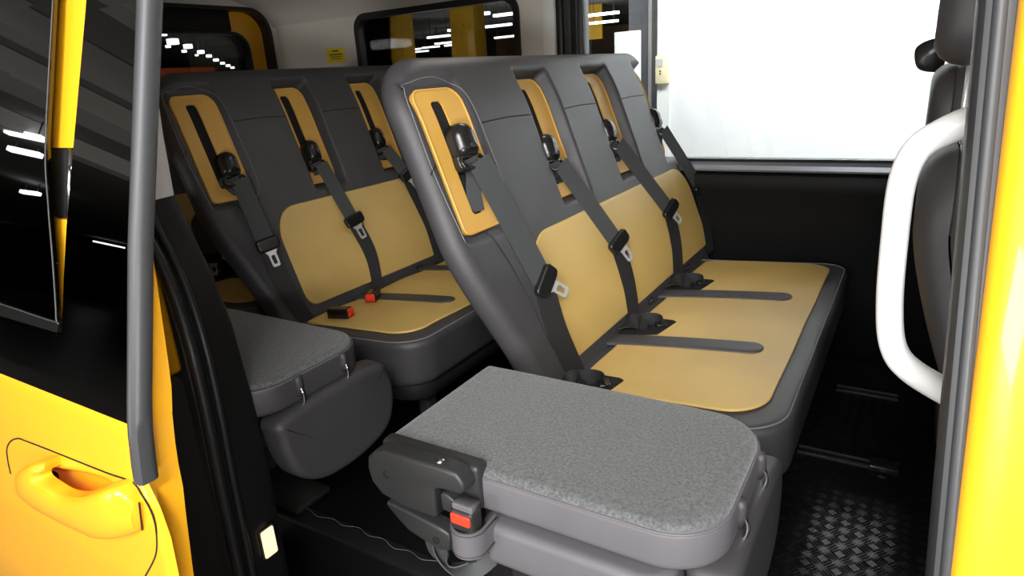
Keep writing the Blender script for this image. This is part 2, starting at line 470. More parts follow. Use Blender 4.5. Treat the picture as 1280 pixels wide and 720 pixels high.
# ------------------------------------------------------------------ bench seats
TH = R(20); SA, CA = math.sin(TH), math.cos(TH)
def mB(u, v, h):            # backrest plane
    return (-SA * v + CA * h, u, .42 + CA * v + SA * h)
def mC(u, v, h):            # cushion plane; u = forward, v = across
    return (u, v, .42 + .03 * u / .5 + h)
CH = [-.10, .387, .842, 1.30]
HOLE = [(-.136, -.092), (.340, .385), (.800, .842), (1.246, 1.274)]
PAN = [(-.190, -.010), (.306, .468), (.752, .935), (1.222, 1.318)]
DEP = [.014, .046, .046, .046]

def back_h(u, v):
    h = .004 * math.sin(math.pi * min(1, max(0, v / .45)))
    for i, c in enumerate(CH):
        d = DEP[i]; a, b = PAN[i]
        su = sstep(a - .012, a - .002, u) - (sstep(b + .002, b + .030, u) if i < 3 else 0)
        sv = sstep(.425, .452, v) - sstep(.826, .850, v)
        if su > 0 and sv > 0: h -= d * su * sv
    h -= .020 * sstep(.72, .93, v)
    return h

def backrest(parent, W0, W1):
    T = .905; RL, RR_, e = .15, .085, .045
    us = []; x = W0
    def cosr(a, b, n): return [a + (b - a) * (1 - math.cos(math.pi / 2 * i / n)) for i in range(n)]
    us = cosr(W0, W0 + e, 7) + [W0 + e + (W1 - W0 - 2 * e) * i / 300 for i in range(301)] + [W1 - (q - W0) for q in reversed(cosr(W0, W0 + e, 7))]
    vs = [-.03 + (T - e + .03) * i / 90 for i in range(91)] + [T - (q) for q in reversed(cosr(0, e, 7))]
    V = []; F = []; nu, nv = len(us), len(vs); bound = []
    for j, v0 in enumerate(vs):
        for i, u0 in enumerate(us):
            u, v = u0, v0
            for (cx, rad, sg) in ((W0, RL, -1), (W1, RR_, 1)):
                ax = (u0 - (cx - sg * rad)) * sg / rad; by = (v0 - (T - rad)) / rad
                if ax > 0 and by > 0:
                    u = (cx - sg * rad) + sg * rad * ax * math.sqrt(1 - by * by / 2); v = (T - rad) + rad * by * math.sqrt(1 - ax * ax / 2)
            # lower corner tapers
            k = 1 - sstep(-.02, .46, v); f = 1 - sstep(W0, W0 + .28, u); u += .115 * k * f
            edge = min(u0 - W0, W1 - u0, T - v0)
            if u0 < W0 + RL and v0 > T - RL:
                a = ((W0 + RL - u0) / RL); b = ((v0 - T + RL) / RL); rad = math.sqrt((a * math.sqrt(1 - b * b / 2)) ** 2 + (b * math.sqrt(1 - a * a / 2)) ** 2); edge = RL * (1 - rad)
            if u0 > W1 - RR_ and v0 > T - RR_:
                a = ((u0 - W1 + RR_) / RR_); b = ((v0 - T + RR_) / RR_); rad = math.sqrt((a * math.sqrt(1 - b * b / 2)) ** 2 + (b * math.sqrt(1 - a * a / 2)) ** 2); edge = RR_ * (1 - rad)
            edge = max(0, edge); h = back_h(u, v)
            if edge < e: h -= e - math.sqrt(max(0, e * e - (e - edge) ** 2))
            V.append(mB(u, v, h))
    for j in range(nv - 1):
        for i in range(nu - 1):
            a = j * nu + i; F.append((a, a + 1, a + nu + 1, a + nu))
    b = [j * nu for j in range(nv)] + [(nv - 1) * nu + i for i in range(1, nu)] + [j * nu + nu - 1 for j in range(nv - 2, -1, -1)]
    prev = b; C0 = Vector(mB((W0 + W1) / 2, .45, 0))
    nvec = Vector((CA, 0, SA))
    for (d, s) in ((.014, .003), (.030, .022), (.046, .055), (.058, .11), (.070, .20)):
        s0 = len(V)
        for idx in b:
            p = Vector(V[idx]); q = p - nvec * (d - (e if False else 0)); cdir = (C0 - p); cdir -= nvec * cdir.dot(nvec); q += cdir.normalized() * s; V.append(q)
        cur = list(range(s0, s0 + len(b)))
        for i in range(len(b) - 1): F.append((prev[i], prev[i + 1], cur[i + 1], cur[i]))
        prev = cur
    F.append(tuple(prev))
    return mesh('backrest', V, F, 'leather', parent)

def strap_side(a, b):       # width direction across a strap running a -> b on the backrest
    return None

def buckle(parent, mp):
    b = pad('buckle', rr(-.060, -.022, .030, .022, .008), .034, .009, 'gloss_black', parent, mp=mp, n=80, rings=5, rb=.004)
    pad('release_button', rr(.014, -.018, .0335, .018, .004), .028, .005, 'red', b, mp=lambda u, v, q: mp(u, v, q + .004), n=40, rings=3)
    return b

def bench(loc, label, sy=1.0, W1=1.355, guides=None, tongues=None, bottoms=None, pockets=True, red=(), tagx=(), visible=4, feet=True, CW=1.24):
    t = thing('bench_seat', label, 'seat', loc); t.scale = (1, sy, 1)
    W0 = -.235
    bk = backrest(t, W0, W1)
    off = lambda u, v, h: mB(u, v, back_h(u, v) + h)
    # tan lower back insert
    pad('back_insert', rr(.025, .035, W1 - .0, .392, (.05, .05, .13, .12), 14), .006, .005, 'tan', t, mp=lambda u, v, h: off(u, v, h - .001), n=260, rings=24)
    # seams across the upper pads
    for (a, b_) in ((.035, .285), (.49, .735), (.955, 1.20)):
        tube('seam', [(a + (b_ - a) * i / 16, .708 + .004 * math.sin(i / 16 * math.pi), 0) for i in range(17)], .0018, 'seam', t, mp=off, seg=6)
    # side bolster seam
    tube('side_seam', smooth_open([(-.105, .445, .0), (-.075, .36, 0), (-.048, .24, 0), (-.03, .12, 0), (.03, .0, 0)], 12), .0016, 'seam', t, mp=off, seg=6)
    tube('side_seam', smooth_open([(-.205, .44, .0), (-.222, .62, 0), (-.21, .80, 0), (-.15, .835, 0), (-.05, .838, 0), (.015, .80, 0), (.03, .66, 0), (.03, .50, 0), (.0, .44, 0)], 12), .0013, 'thread', t, mp=off, seg=6)
    tube('side_seam', [(-.205 - .03 * k / 8, .632 - .02 * k / 8, 0) for k in range(9)], .0013, 'seam', t, mp=off, seg=6)
    # tan slot plates
    for i, c in enumerate(CH[:visible]):
        d = -DEP[i] + .002
        outer = rr(PAN[i][0], .455, PAN[i][1], .808 if i == 0 else .824, (.02, .035, .04, .03), 8)
        inner = rr(HOLE[i][0], .495, HOLE[i][1], .778 if i == 0 else .796, .012, 6)
        mP = lambda u, v, h, d=d: mB(u, v, d - .020 * sstep(.72, .93, v) + h + (.006 if u < c - .03 else 0) * 0)
        pl = ring('slot_plate', outer, inner, -.01, .010, 'tan_plastic', t, mp=mP, n=128)
        pad('slot', rr(HOLE[i][0] - .004, .49, HOLE[i][1] + .004, .784 if i == 0 else .802, .012, 6), .0015, .0005, 'void', pl, mp=lambda u, v, h, mP=mP: mP(u, v, h + .004), n=60, rings=2)
        tube('rim', [(*p, .0095) for p in resample(outer, 90)], .0035, 'tan_plastic', pl, mp=mP, closed=True, seg=6)
    # cushion
    def ch(u, v):
        return .006 * (1 - ((u - .27) / .3) ** 2) + .003 * math.cos((v - .08) / .45 * 2 * math.pi)
    cu = pad('seat_cushion', rr(-.03, -.115, .555, CW, (.03, .12, .10, .03), 14), .155, .028, 'leather', t, mp=mC, hf=lambda u, v: ch(u, v) - .003, base=-.155, rb=.03, n=240, rings=20)
    # skirt under the cushion
    pad('seat_skirt', rr(.0, -.09, .53, CW - .03, (.03, .10, .08, .03), 10), .06, .01, 'plastic', t, mp=lambda u, v, h: (u, v, .245 + h), n=120, rings=3)
    pp = inset(resample(rr(-.03, -.115, .555, CW, (.03, .12, .10, .03), 14), 240), .012)
    tube('piping', [(p.x, p.y, -.0045) for p in pp], .0022, 'thread', t, mp=mC, closed=True, seg=6)
    pad('seat_insert', rr(.03, -.05, .497, CW - .05, (.02, .10, .09, .03), 14), .006, .004, 'tan', t, mp=lambda u, v, h: mC(u, v, h - .001 + ch(u, v)), n=260, rings=24)
    for y in (.315, .765):
        o = smooth_closed([(.02, y - .055), (.02, y + .015), (.15, y + .03), (.30, y + .038), (.40, y + .037), (.428, y + .012), (.41, y - .018), (.30, y - .026), (.15, y - .040)], 8) if False else rr(-.02, y - .038, .425, y + .038, (.005, .034, .034, .005), 8)
        pad('divider_strip', o, .010, .008, 'leather', t, mp=lambda u, v, h, y=y: mC(u, v + .075 * (u - .36), h + .001 + ch(u, v)), n=120, rings=5)
    # dark pockets with tucked black straps in the bight
    if pockets:
        for (yc, w_, xl) in ((-.02, .12, .135), (.42, .13, .13), (.86, .13, .13)):
            o = [(-.02, yc - .10), (xl - .03, yc - .075), (xl - .012, yc - .07), (xl + .012, yc + .035), (xl, yc + .045), (-.02, yc + .06)]
            pk = pad('strap_pocket', o, .004, .001, 'void', t, mp=lambda u, v, h: mC(u, v, h + .0035 + ch(u, v)), n=90, rings=3, flat=True)
            path = smooth_open([(-.01, yc - .07, .012), (.03, yc - .045, .030), (.055, yc - .015, .026), (.085, yc + .005, .022), (.11, yc + .01, .016), (xl - .002, yc - .005, .010)], 8)
            n = len(path); sd = []
            for i in range(n):
                a = i / (n - 1) * 2.6; sd.append((math.cos(a) * .3, math.cos(a), .9 * math.sin(a)))
            ribbon('tucked_strap', [mC(p[0], p[1], p[2]) for p in path], sd, .050, 'strap_dark', pk, th=.003)
            path = smooth_open([(-.01, yc - .03, .010), (.02, yc + .0, .024), (.05, yc - .035, .030), (.08, yc - .05, .018)], 8)
            ribbon('tucked_strap', [mC(*p) for p in path], [(math.cos(i * .09), .3, math.sin(i * .09)) for i in range(len(path))], .036, 'strap_dark', pk, th=.003)
            pad('buckle_end', rr(-.016, -.022, .016, .022, .006), .016, .005, 'gloss_black', pk, mp=turn(lambda u, v, h: mC(u, v, h), (xl - .028, yc + .002, .004), .5), n=48, rings=3)
    for (bx, by, ang) in red:
        buckle(t, turn(lambda u, v, h: mC(u, v, h + ch(u, v)), (bx, by, .006), ang))
    # small woven tags on the lower band
    for ty in tagx:
        tg = pad('fabric_tag', rr(ty - .022, .004, ty + .022, .022, .002, 3), .003, .001, 'seam', t, mp=off, n=40, rings=2)
        pad('tag_print', rr(ty - .014, .010, ty + .014, .016, .001, 3), .0035, .0003, 'steel', tg, mp=off, n=24, rings=2)
    # belts
    for i in range(visible):
        g = guides[i]; tg = tongues[i]; bt = bottoms[i]
        base = -DEP[i] + .008; hc = sum(HOLE[i]) / 2
        A = (g[0] - .002, g[1] - .052, base + .050); Tn = (tg[0], tg[1], .030); B = (bt[0], bt[1], .010)
        path = smooth_open([A, (A[0] * .66 + Tn[0] * .34, A[1] * .66 + Tn[1] * .34, A[2] * .66 + Tn[2] * .34), (A[0] * .33 + Tn[0] * .67, A[1] * .33 + Tn[1] * .67, A[2] * .33 + Tn[2] * .67), Tn], 8)
        P3 = [Vector(mB(*p)) for p in path]
        side = Vector((.38, .92, 0))
        st = ribbon('belt_strap', P3, side, .066 if i == 0 else .058, 'strap', t)
        path2 = smooth_open([Tn, (Tn[0] * .5 + B[0] * .5 + bt[2], (Tn[1] + B[1]) / 2, .018), B, (B[0] + .003, B[1] - .03, .0)], 8)
        ribbon('lap_strap', [Vector(mB(*p)) for p in path2], side, .064 if i == 0 else .058, 'strap_dark', st)
        # strap going back into the slot
        path3 = smooth_open([(A[0] - .012, A[1] + .01, base + .036), (A[0] + .004, A[1] - .03, base + .016), (hc, max(.515, A[1] - .07), base + .012), (hc, .50, base + .002)], 6)
        ribbon('retractor_strap', [Vector(mB(*p)) for p in path3], side, .042, 'strap', st)
        # guide: rounded cap with a loop under it
        ang = -.06
        gm = turn(mB, (g[0], g[1], base), ang)
        gd = pad('belt_guide', rr(-.037, -.040, .037, .048, (.024, .024, .035, .035), 8), .052, .030, 'gloss_black', st, mp=gm, n=80, rings=8, rb=.004)
        lo = [(p[0], p[1], .034 - .25 * (p[1] + .05)) for p in resample(rr(-.044, -.066, .044, -.036, .012, 6), 60)]
        tube('guide_loop', lo, .0055, 'gloss_black', gd, mp=gm, closed=True, seg=8)
        pad('guide_collar', rr(-.038, -.070, .038, -.020, .016, 6), .026, .010, 'gloss_black', gd, mp=gm, n=60, rings=4)
        # tongue
        O3 = Vector(mB(tg[0], tg[1], .034)); e2 = (Vector(mB(*A)) - Vector(mB(*Tn))).normalized()
        e1 = (side - e2 * side.dot(e2)).normalized(); e3 = e1.cross(e2)
        if e3.x < 0: e3 = -e3
        an = tg[2]; f1 = e1 * math.cos(an) + e2 * math.sin(an); f2 = e2 * math.cos(an) - e1 * math.sin(an)
        tm = lambda u, v, h, O3=O3, f1=f1, f2=f2, e3=e3: tuple(O3 + f1 * (u * 1.3) + f2 * (v * 1.3) + e3 * (h * 1.15))
        gp = pad('belt_tongue', [(-.033, -.010), (-.030, -.016), (-.02, -.020), (.02, -.020), (.030, -.016), (.033, -.010), (.034, .008), (.028, .014), (-.028, .014), (-.034, .008)], .016, .005, 'gloss_black', st, mp=tm, n=60, rings=4, rb=.003, base=-.004)
        ring('tongue_plate', [(-.020, -.018), (-.012, -.026), (-.011, -.058), (-.008, -.062), (.008, -.062), (.011, -.058), (.012, -.026), (.020, -.018)], rr(-.0055, -.055, .0055, -.032, .002, 4), .002, .005, 'chrome', gp, mp=tm, n=60)
    # frame and legs under the cushion
    fr = boxes('seat_frame', [(.03, .02, .20, .48, .06, .25), (.03, 1.10, .20, .48, 1.14, .25), (.05, .02, .20, .09, 1.14, .24), (.42, .02, .20, .46, 1.14, .24)], 'plastic', t, bevel=.004)
    for (x0, y0) in ((.06, .05), (.42, .05), (.06, 1.05), (.42, 1.05)):
        boxes('leg', [(x0, y0, .012, x0 + .045, y0 + .045, .21), (x0 - .02, y0 - .01, .0, x0 + .07, y0 + .055, .014)], 'plastic', t, bevel=.003)
    return t

bench((0, 0, 0), 'nearest charcoal and tan leather bench seat, tan seat fully in view, by the bright window',
      guides=[(-.098, .665), (.338, .60), (.785, .605), (1.262, .605)],
      tongues=[(.0, .275, .55), (.475, .262, 0), (.985, .262, 0), (1.40, .28, 0)],
      bottoms=[(.022, .01, -.01), (.435, .0, .03), (.872, .0, .045), (1.33, .02, .02)],
      tagx=(.63, 1.05))
bench((-1.01, .014, .02), 'middle charcoal and tan bench seat with two red-buttoned buckles, behind the nearest bench', sy=.85,
      guides=[(-.081, .56), (.366, .565), (.795, .575), (1.275, .60)],
      tongues=[(-.070, .285, .0), (.395, .28, 0), (.84, .40, 0), (1.40, .28, 0)],
      bottoms=[(-.03, .01, -.01), (.395, .0, .035), (.86, .0, .03), (1.33, .02, .02)],
      red=((.155, .025, .15), (.115, .235, -1.15)), tagx=(.72,), pockets=False)
b3 = bench((-1.76, .014, .02), 'rearmost charcoal and tan bench seat, only a sliver showing behind the black door jamb', sy=.85,
      guides=[(-.06, .56), (.335, .565), (.79, .575), (1.275, .60)],
      tongues=[(-.025, .29, .0), (.20, .10, 0), (.90, .26, 0), (1.40, .28, 0)],
      bottoms=[(.0, .01, -.01), (.30, .0, .0), (.84, .0, .045), (1.33, .02, .02)], pockets=True)
pad('arm_pad', smooth_closed([(0.183, 0.246), (0.213, 0.286), (0.257, 0.303), (0.287, 0.276), (0.272, 0.162), (0.254, 0.052), (0.187, 0.054), (0.18, 0.157)][::-1], 8), .012, .006, 'leather', b3, mp=lambda u, v, h: mB(u, v, h + .01), n=90, rings=6)


# ------------------------------------------------------------------ folded jump seats
def jump_seat(loc, label, full=True):
    t = thing('folded_jump_seat', label, 'seat', loc)
    Y0, Y1 = -.622, -.245
    zb, zt = .478, .556
    m0 = lambda u, v, h: (u, v, h)
    out = rr(-.085, Y0, .545, Y1, (.012, .10, .10, .012), 14)
    sl = pad('backrest', out, zt - zb - .004, .012, 'leather_light' if full else 'leather', t, mp=m0, base=zb, rb=.016, n=220, rings=8)
    crown = lambda u, v: .006 * (1 - ((u - .23) / .33) ** 4) * (1 - ((v + .43) / .20) ** 4)
    pad('carpet_backing', rr(-.083, Y0 + .004, .540, Y1 - .004, (.010, .098, .098, .010), 14), .014, .010, 'carpet' , t, mp=m0, hf=crown, base=zt - .012, n=220, rings=16)
    pe = inset(resample(out, 220), .003)
    tube('edge_piping', [(p.x, p.y, zt - .010) for p in pe], .0026, 'leather_light', t, closed=True, seg=6)
    # folded seat cushion below
    cs = pad('seat_cushion', rr(.13, Y0 - .005, .475, Y1, (.03, .05, .05, .03), 10), .088, .016, 'leather_light' if full else 'leather', t, mp=m0, base=.370, rb=.02, n=160, rings=6)
    tube('cushion_piping', [(p.x, p.y, .4435) for p in inset(resample(rr(.13, Y0 - .005, .475, Y1, (.03, .05, .05, .03), 10), 160), .006)], .0022, 'leather_light', cs, closed=True, seg=6)
    # headrest hanging from the folded backrest
    ho = smooth_closed([(-.566, .470), (-.40, .484), (-.240, .476), (-.212, .450), (-.196, .400), (-.202, .335), (-.232, .285), (-.30, .258), (-.39, .250), (-.475, .262), (-.535, .300), (-.562, .350), (-.575, .42)], 10)
    ho = list(reversed(ho))
    hr = pad('headrest', ho, .085, .020, 'leather', t, mp=lambda u, v, h: (.483 + h, u, v), rb=.025, n=160, rings=12)
    tube('headrest_seam', [(.483 + .073, p.x, p.y) for p in inset(resample(ho, 160), .004)], .0018, 'thread', hr, closed=True, seg=6)
    for y in (-.490, -.345):
        path = smooth_open([(.535, y, .520), (.548, y, .522), (.556, y, .513), (.559, y, .498), (.555, y, .480), (.545, y, .462)], 8)
        tube('headrest_post', path, .0036, 'polished', t, seg=12)
        tube('post_sleeve', [(.542, y, .500), (.5475, y, .5225), (.5475, y, .535), (.545, y, .547)], .010, 'leather', t, seg=8)
    # support under the seat
    boxes('seat_frame', [(.16, Y0 + .05, .30, .46, Y0 + .09, .375), (.16, Y1 - .09, .30, .46, Y1 - .05, .375), (.20, Y0 + .05, .28, .42, Y1 - .05, .31)], 'plastic', t, bevel=.004)
    boxes('pedestal', [(-.06, Y1 - .10, .02, .10, Y1 - .02, .50), (-.08, Y1 - .14, .0, .30, Y1 - .01, .02)], 'plastic', t, bevel=.006)
    if not full: return t
    # recliner cover on the near side of the hinge
    yc = Y0 - .012
    mS = lambda u, v, h: (u, yc - h, v)
    L_ = [(-.078, .53), (-.074, .553), (-.055, .571), (-.03, .578), (.10, .581), (.128, .577), (.141, .562), (.142, .548), (.132, .538),
          (.112, .537), (.088, .535), (.078, .530), (.076, .52), (.076, .475), (.068, .470), (.0, .470), (-.05, .480), (-.072, .502)]
    cv = pad('recliner_cover', list(reversed(L_)) if False else L_[::-1], .034, .007, 'plastic_grey', t, mp=mS, flat=True, n=None, angle=60)
    bpth = boxes('cover_back', [(-.07, yc, .485, .148, yc + .035, .574)], 'plastic_grey', t, bevel=.01, seg=3)
    lv = pad('release_lever', [(.084, .520), (.086, .490), (.134, .484), (.140, .492), (.138, .502), (.100, .524), (.090, .526)], .028, .004, 'plastic_grey', t, mp=mS, flat=True, n=None, angle=60)
    tube('cover_screw', [(-.030, yc - .030, .530), (-.030, yc - .036, .530)], .0075, 'void', cv, seg=16)
    tube('cover_screw', [(.085, yc - .018, .578), (.085, yc - .018, .5845)], .0075, 'steel', cv, seg=16)
    br = pad('bracket_cover', [(-.045, .463), (.072, .450), (.094, .442), (.097, .43), (.093, .405), (.07, .398), (.045, .403), (.0, .415), (-.02, .43)][::-1], .030, .006, 'plastic_grey', t, mp=mS, flat=True, n=None, angle=60)
    tube('bracket_screw', [(.066, yc - .028, .420), (.066, yc - .033, .420)], .007, 'void', br, seg=14)
    BX = .134
    # belt buckle stowed upright in a fabric loop
    mK = lambda u, v, h: (BX + u, yc - .010 - h, .480 + v)
    bb = pad('buckle', rr(-.024, -.045, .024, .030, .008), .030, .007, 'plastic', t, mp=mK, rb=.004, n=70, rings=5)
    pad('release_button', rr(-.020, .004, .020, .024, .004), .006, .002, 'red', bb, mp=lambda u, v, h: mK(u, v, h + .027), n=40, rings=3)
    pad('buckle_mouth', rr(-.020, .026, .022, .040, .004), .026, .003, 'leather_light', bb, mp=mK, n=40, rings=3)
    loop = []
    for i in range(41):
        a = math.pi + math.pi * i / 40
        loop.append((BX + .030 * math.cos(a), yc - .018 + .030 * math.sin(a), .447))
    loop = [(BX - .03, yc + .02, .449)] + loop + [(BX + .03, yc + .02, .449)]
    ribbon('buckle_holder', loop, (0, 0, 1), .052, 'leather_light', t, th=.004)
    for dz in (.0215, -.0215):
        tube('holder_seam', [(p[0] + (p[0] - BX) * .10, p[1] - .002, p[2] + dz) for p in loop], .0012, 'leather', t, seg=6)
    path = smooth_open([(.03, yc + .012, .415), (.028, yc - .004, .392), (.045, yc - .018, .374), (.085, yc - .022, .364), (.125, yc - .014, .366), (.155, yc + .012, .385)], 10)
    ribbon('loose_strap', path, [(.3, .9 * math.cos(i * .10), .9 * math.sin(i * .10) + .2) for i in range(len(path))], .034, 'strap', t, th=.003)
    path = smooth_open([(.035, yc + .008, .405), (.05, yc - .005, .380), (.09, yc - .028, .372), (.135, yc - .02, .392)], 10)
    ribbon('loose_strap', path, [(.4, .8 * math.sin(i * .18), .6) for i in range(len(path))], .026, 'strap', t, th=.003)
    return t

jump_seat((0, 0, 0), 'nearest folded jump seat with pale grey carpeted back and black hinge cover')
jump_seat((-1.01, 0, .01), 'farther folded jump seat with dark grey carpeted back, beside the middle bench', full=False)

# ------------------------------------------------------------------ floor rails
def rail(x0, x1, y, label, blk=True):
    t = thing('floor_rail', label, 'rail', (x0, y, 0))
    boxes('track', [(0, -.022, .0, x1 - x0, -.014, .012), (0, .014, .0, x1 - x0, .022, .012)], 'plastic', t, bevel=.002)
    boxes('runner', [(0, -.014, .002, x1 - x0, -.006, .009)], 'steel', t)
    if blk:
        boxes('end_cap', [(x1 - x0 - .07, -.03, .0, x1 - x0 + .01, .03, .022)], 'gloss_black', t, bevel=.006)
    return t
rail(.50, .77, .60, 'black floor rail with square end cap in the tread plate')
rail(.56, .76, 1.09, 'thin bright-edged floor rail on the black floor near the far side wall', blk=False)
tr_ = [(-.92 + i * .02, -.352 + .006 * math.sin(i * 1.3) + .004 * math.sin(i * .37), .010) for i in range(40)]
tag(tube('loose_thread', smooth_open(tr_, 4), .0014, 'white_thread', seg=5), 'frayed bluish thread lying along the black floor edge at the door step', 'thread')

# ------------------------------------------------------------------ front seats
def front_seat(loc, label, up=0.0):
    t = thing('front_seat', label, 'seat', loc)
    # shape across Y (u) and up Z (v), depth X
    def mF(u, v, h): return (.055 - h - .16 * (v - .95) * (0) + (.10 * max(0, .95 - v)) + .22 * max(0, v - .97) * 0, u, v)
    pad('backrest', rr(-.24, .42, .24, 1.03 + up, (.06, .06, .12, .12), 10), .055, .05, 'leather', t, mp=lambda u, v, h: (.058 - h + .42 * max(0, .90 - v) ** 1.35, u, v), n=140, rings=12)
    pad('backrest_front', rr(-.24, .42, .24, 1.03 + up, (.06, .06, .12, .12), 10), .09, .04, 'leather', t, mp=lambda u, v, h: (.055 + h + .42 * max(0, .90 - v) ** 1.35, u, v), n=140, rings=8)
    tube('back_seam', [(.012, -.20 + .40 * i / 20, .955 + .03 * math.sin(math.pi * i / 20)) for i in range(21)], .002, 'thread', t, seg=6)
    pad('seat_cushion', rr(.10, -.25, .62, .25, .07), .13, .04, 'leather', t, mp=lambda u, v, h: (u, v, .36 + h), rb=.03, n=120, rings=6)
    boxes('base', [(.14, -.20, .0, .56, .20, .37)], 'plastic', t, bevel=.02)
    pad('headrest', rr(-.15, 1.165 + up * .5, .15, 1.40 + up, (.07, .07, .08, .08), 10), .13, .05, 'leather', t, mp=lambda u, v, h: (-.005 + h, u, v), rb=.05, n=120, rings=8)
    for y in (-.07, .07):
        tube('headrest_post', [(.065, y, .99), (.062, y, 1.19)], .006, 'chrome', t, seg=10)
    return t
front_seat((.725, .12, 0), 'black leather front seat with chrome headrest posts, just behind the white grab handle')
front_seat((.728, .98, 0), 'black front seat farthest from the camera, dark against the bright far window', up=.12)
sb = thing('belt_anchor', 'black seat belt height adjuster beside the far front headrest, against the white window', 'seat belt', (.70, 1.25, 1.10))
pad('cover', smooth_closed([(-.012, .035), (-.026, .085), (-.012, .11), (.03, .125), (.06, .12), (.06, .03), (.03, .02)][::-1], 8), .05, .012, 'gloss_black', sb, mp=lambda u, v, h: (u, h - .02, v), rb=.006, n=80, rings=6)

# ------------------------------------------------------------------ front jamb (B pillar) with grab handle
def bp_y(z): return -.60 - .14 * (1.25 - z)
def bp_x(z): return .753 + .048 * (1.24 - z)
def sweep_z(name, secf, z0, z1, m, parent=None, n=24, ang=40):
    V = []; F = []; q = None
    for k in range(n + 1):
        z = z0 + (z1 - z0) * k / n; s = secf(z); q = len(s); V += [(a, b, z) for a, b in s]
    for k in range(n):
        for i in range(q):
            j = (i + 1) % q; F.append((k * q + i, k * q + j, (k + 1) * q + j, (k + 1) * q + i))
    F.append(tuple(range(q))); F.append(tuple(reversed([n * q + i for i in range(q)])))
    return mesh(name, V, F, m, parent, angle=ang)
def secA(z):
    x, y = bp_x(z), bp_y(z)
    return [(x + .004, y + .12), (x, y + .05), (x + .001, y + .012), (x + .006, y + .002), (x + .016, y - .002), (x + .027, y), (x + .034, y + .006), (x + .12, y + .012), (x + .12, y + .12)]
def secB(z):
    x, y = bp_x(z) - .020 * (1.24 - z), bp_y(z)
    return [(x + .030, y + .004), (x + .0315, y - .004), (x + .036, y - .010), (x + .045, y - .015), (x + .060, y - .020), (x + .080, y - .025), (x + .11, y - .029), (x + .20, y - .034), (x + .20, y + .01)]
struct(sweep_z('wall_right', secA, -.2, 1.65, 'seal'))
struct(sweep_z('door_2', secB, -.2, 1.65, 'yellow'))
struct(sweep_z('trim_15', lambda z: [(bp_x(z) + .017 + .006 * math.cos(a), bp_y(z) - .001 + .005 * math.sin(a)) for a in [k * math.pi / 5 for k in range(10)]], -.2, 1.65, 'seal'))
gh = thing('grab_handle', 'white D-shaped grab handle on the dark front door pillar', 'handle', (.80, -.50, .79))
gp = smooth_open([(.815, -.515, 1.125), (.777, -.5, 1.122), (.744, -.5, 1.108), (.720, -.5, 1.088), (.709, -.5, 1.05), (.7085, -.5, .98), (.712, -.5, .898), (.722, -.5, .842), (.746, -.5, .812), (.80, -.5, .784), (.83, -.515, .772)], 8)
tube('grip', [(p[0] - .80, p[1] + .50, p[2] - .79) for p in gp], lambda f: .0150 + .004 * abs(2 * f - 1) ** 2, 'white_plastic', gh, seg=16, up=(0, 1, 0))

# ------------------------------------------------------------------ the open sliding door
dr = thing('sliding_door', 'open yellow sliding door with dark privacy glass and a pull handle, at the left of the opening', 'door', (-.15, -1.0, 0))
DX, DY = -.15, -1.0
prof = [(1.64, -.770), (1.45, -.820), (1.32, -.855), (1.02, -.941), (.80, -.997), (.77, -1.003), (.72, -1.010), (.69, -1.013), (.60, -1.018), (.5, -1.022), (.3, -1.02), (.0, -1.0), (-.15, -.98)]
def dy(z): return interp([(a, b) for a, b in prof], z)
zs = [-.15 + .60 * i / 20 for i in range(20)] + [.45 + .325 * i / 60 for i in range(61)]
V = []; F = []
xs = [-1.25, -.9, -.7] + [-.6 + i * .0075 for i in range(57)] + [-.17, -.162, -.156, -.152, -.15]
def recess(x, z):
    a, b = x + .375, z - .618; c, q = .98, .2
    u, v = (a * c + b * q) / .165, (-a * q + b * c) / .036
    r = (abs(u) ** 2.6 + abs(v) ** 2.6) ** (1 / 2.6)
    return .022 * (1 - sstep(.45, 1.02, r))
def dth(x): return 0 if x < -.17 else (.008 * ((x + .17) / .02) ** 2)
def lead(z):      # how far the leading edge juts forward at this height
    return interp([(.3, .018), (.45, .028), (.55, .035), (.61, .036), (.655, .024), (.69, .004), (.70, 0.0)], z)
nx = len(xs)
for z in zs:
    top = 0 if z < .76 else .008 * ((z - .76) / .015) ** 2
    for x in xs: V.append((x - DX + lead(z) * sstep(-.6, -.25, x), dy(z) + dth(x) + recess(x, z) + top - DY, z))
for j in range(len(zs) - 1):
    for i in range(nx - 1):
        a = j * nx + i; F.append((a, a + 1, a + nx + 1, a + nx))
# leading-edge return and inner skin
inner_off = lambda z: interp([(-.15, .05), (.5, .047), (.65, .058), (.81, .057), (.93, .038), (1.03, .022), (1.2, .012)], z)
k0 = len(V)
for z in zs:
    V.append((-.002, dy(z) + .02 - DY, z)); V.append((-.003, dy(z) + inner_off(z) - DY, z)); V.append((-1.1, dy(z) + inner_off(z) - DY, z))
for j in range(len(zs) - 1):
    a = j * nx + nx - 1; b = k0 + j * 3; F += [(a, b, b + 3, a + nx), (b, b + 1, b + 4, b + 3), (b + 1, b + 2, b + 5, b + 4), (b + 2, j * nx, (j + 1) * nx, b + 5)]
F.append(tuple([(len(zs) - 1) * nx + i for i in range(nx)] + [k0 + (len(zs) - 1) * 3 + i for i in range(3)]))
mesh('door_panel', V, F, 'yellow', dr, angle=50)
# inner frame flange beside the glass
sweep_z('window_frame', lambda z: [(-.002, dy(z) + .012 - DY), (0.0, dy(z) + .020 - DY), (-.002, dy(z) + inner_off(z) - DY), (-.03, dy(z) + inner_off(z) - DY), (-.03, dy(z) + .012 - DY)], .77, 1.62, 'yellow', dr)
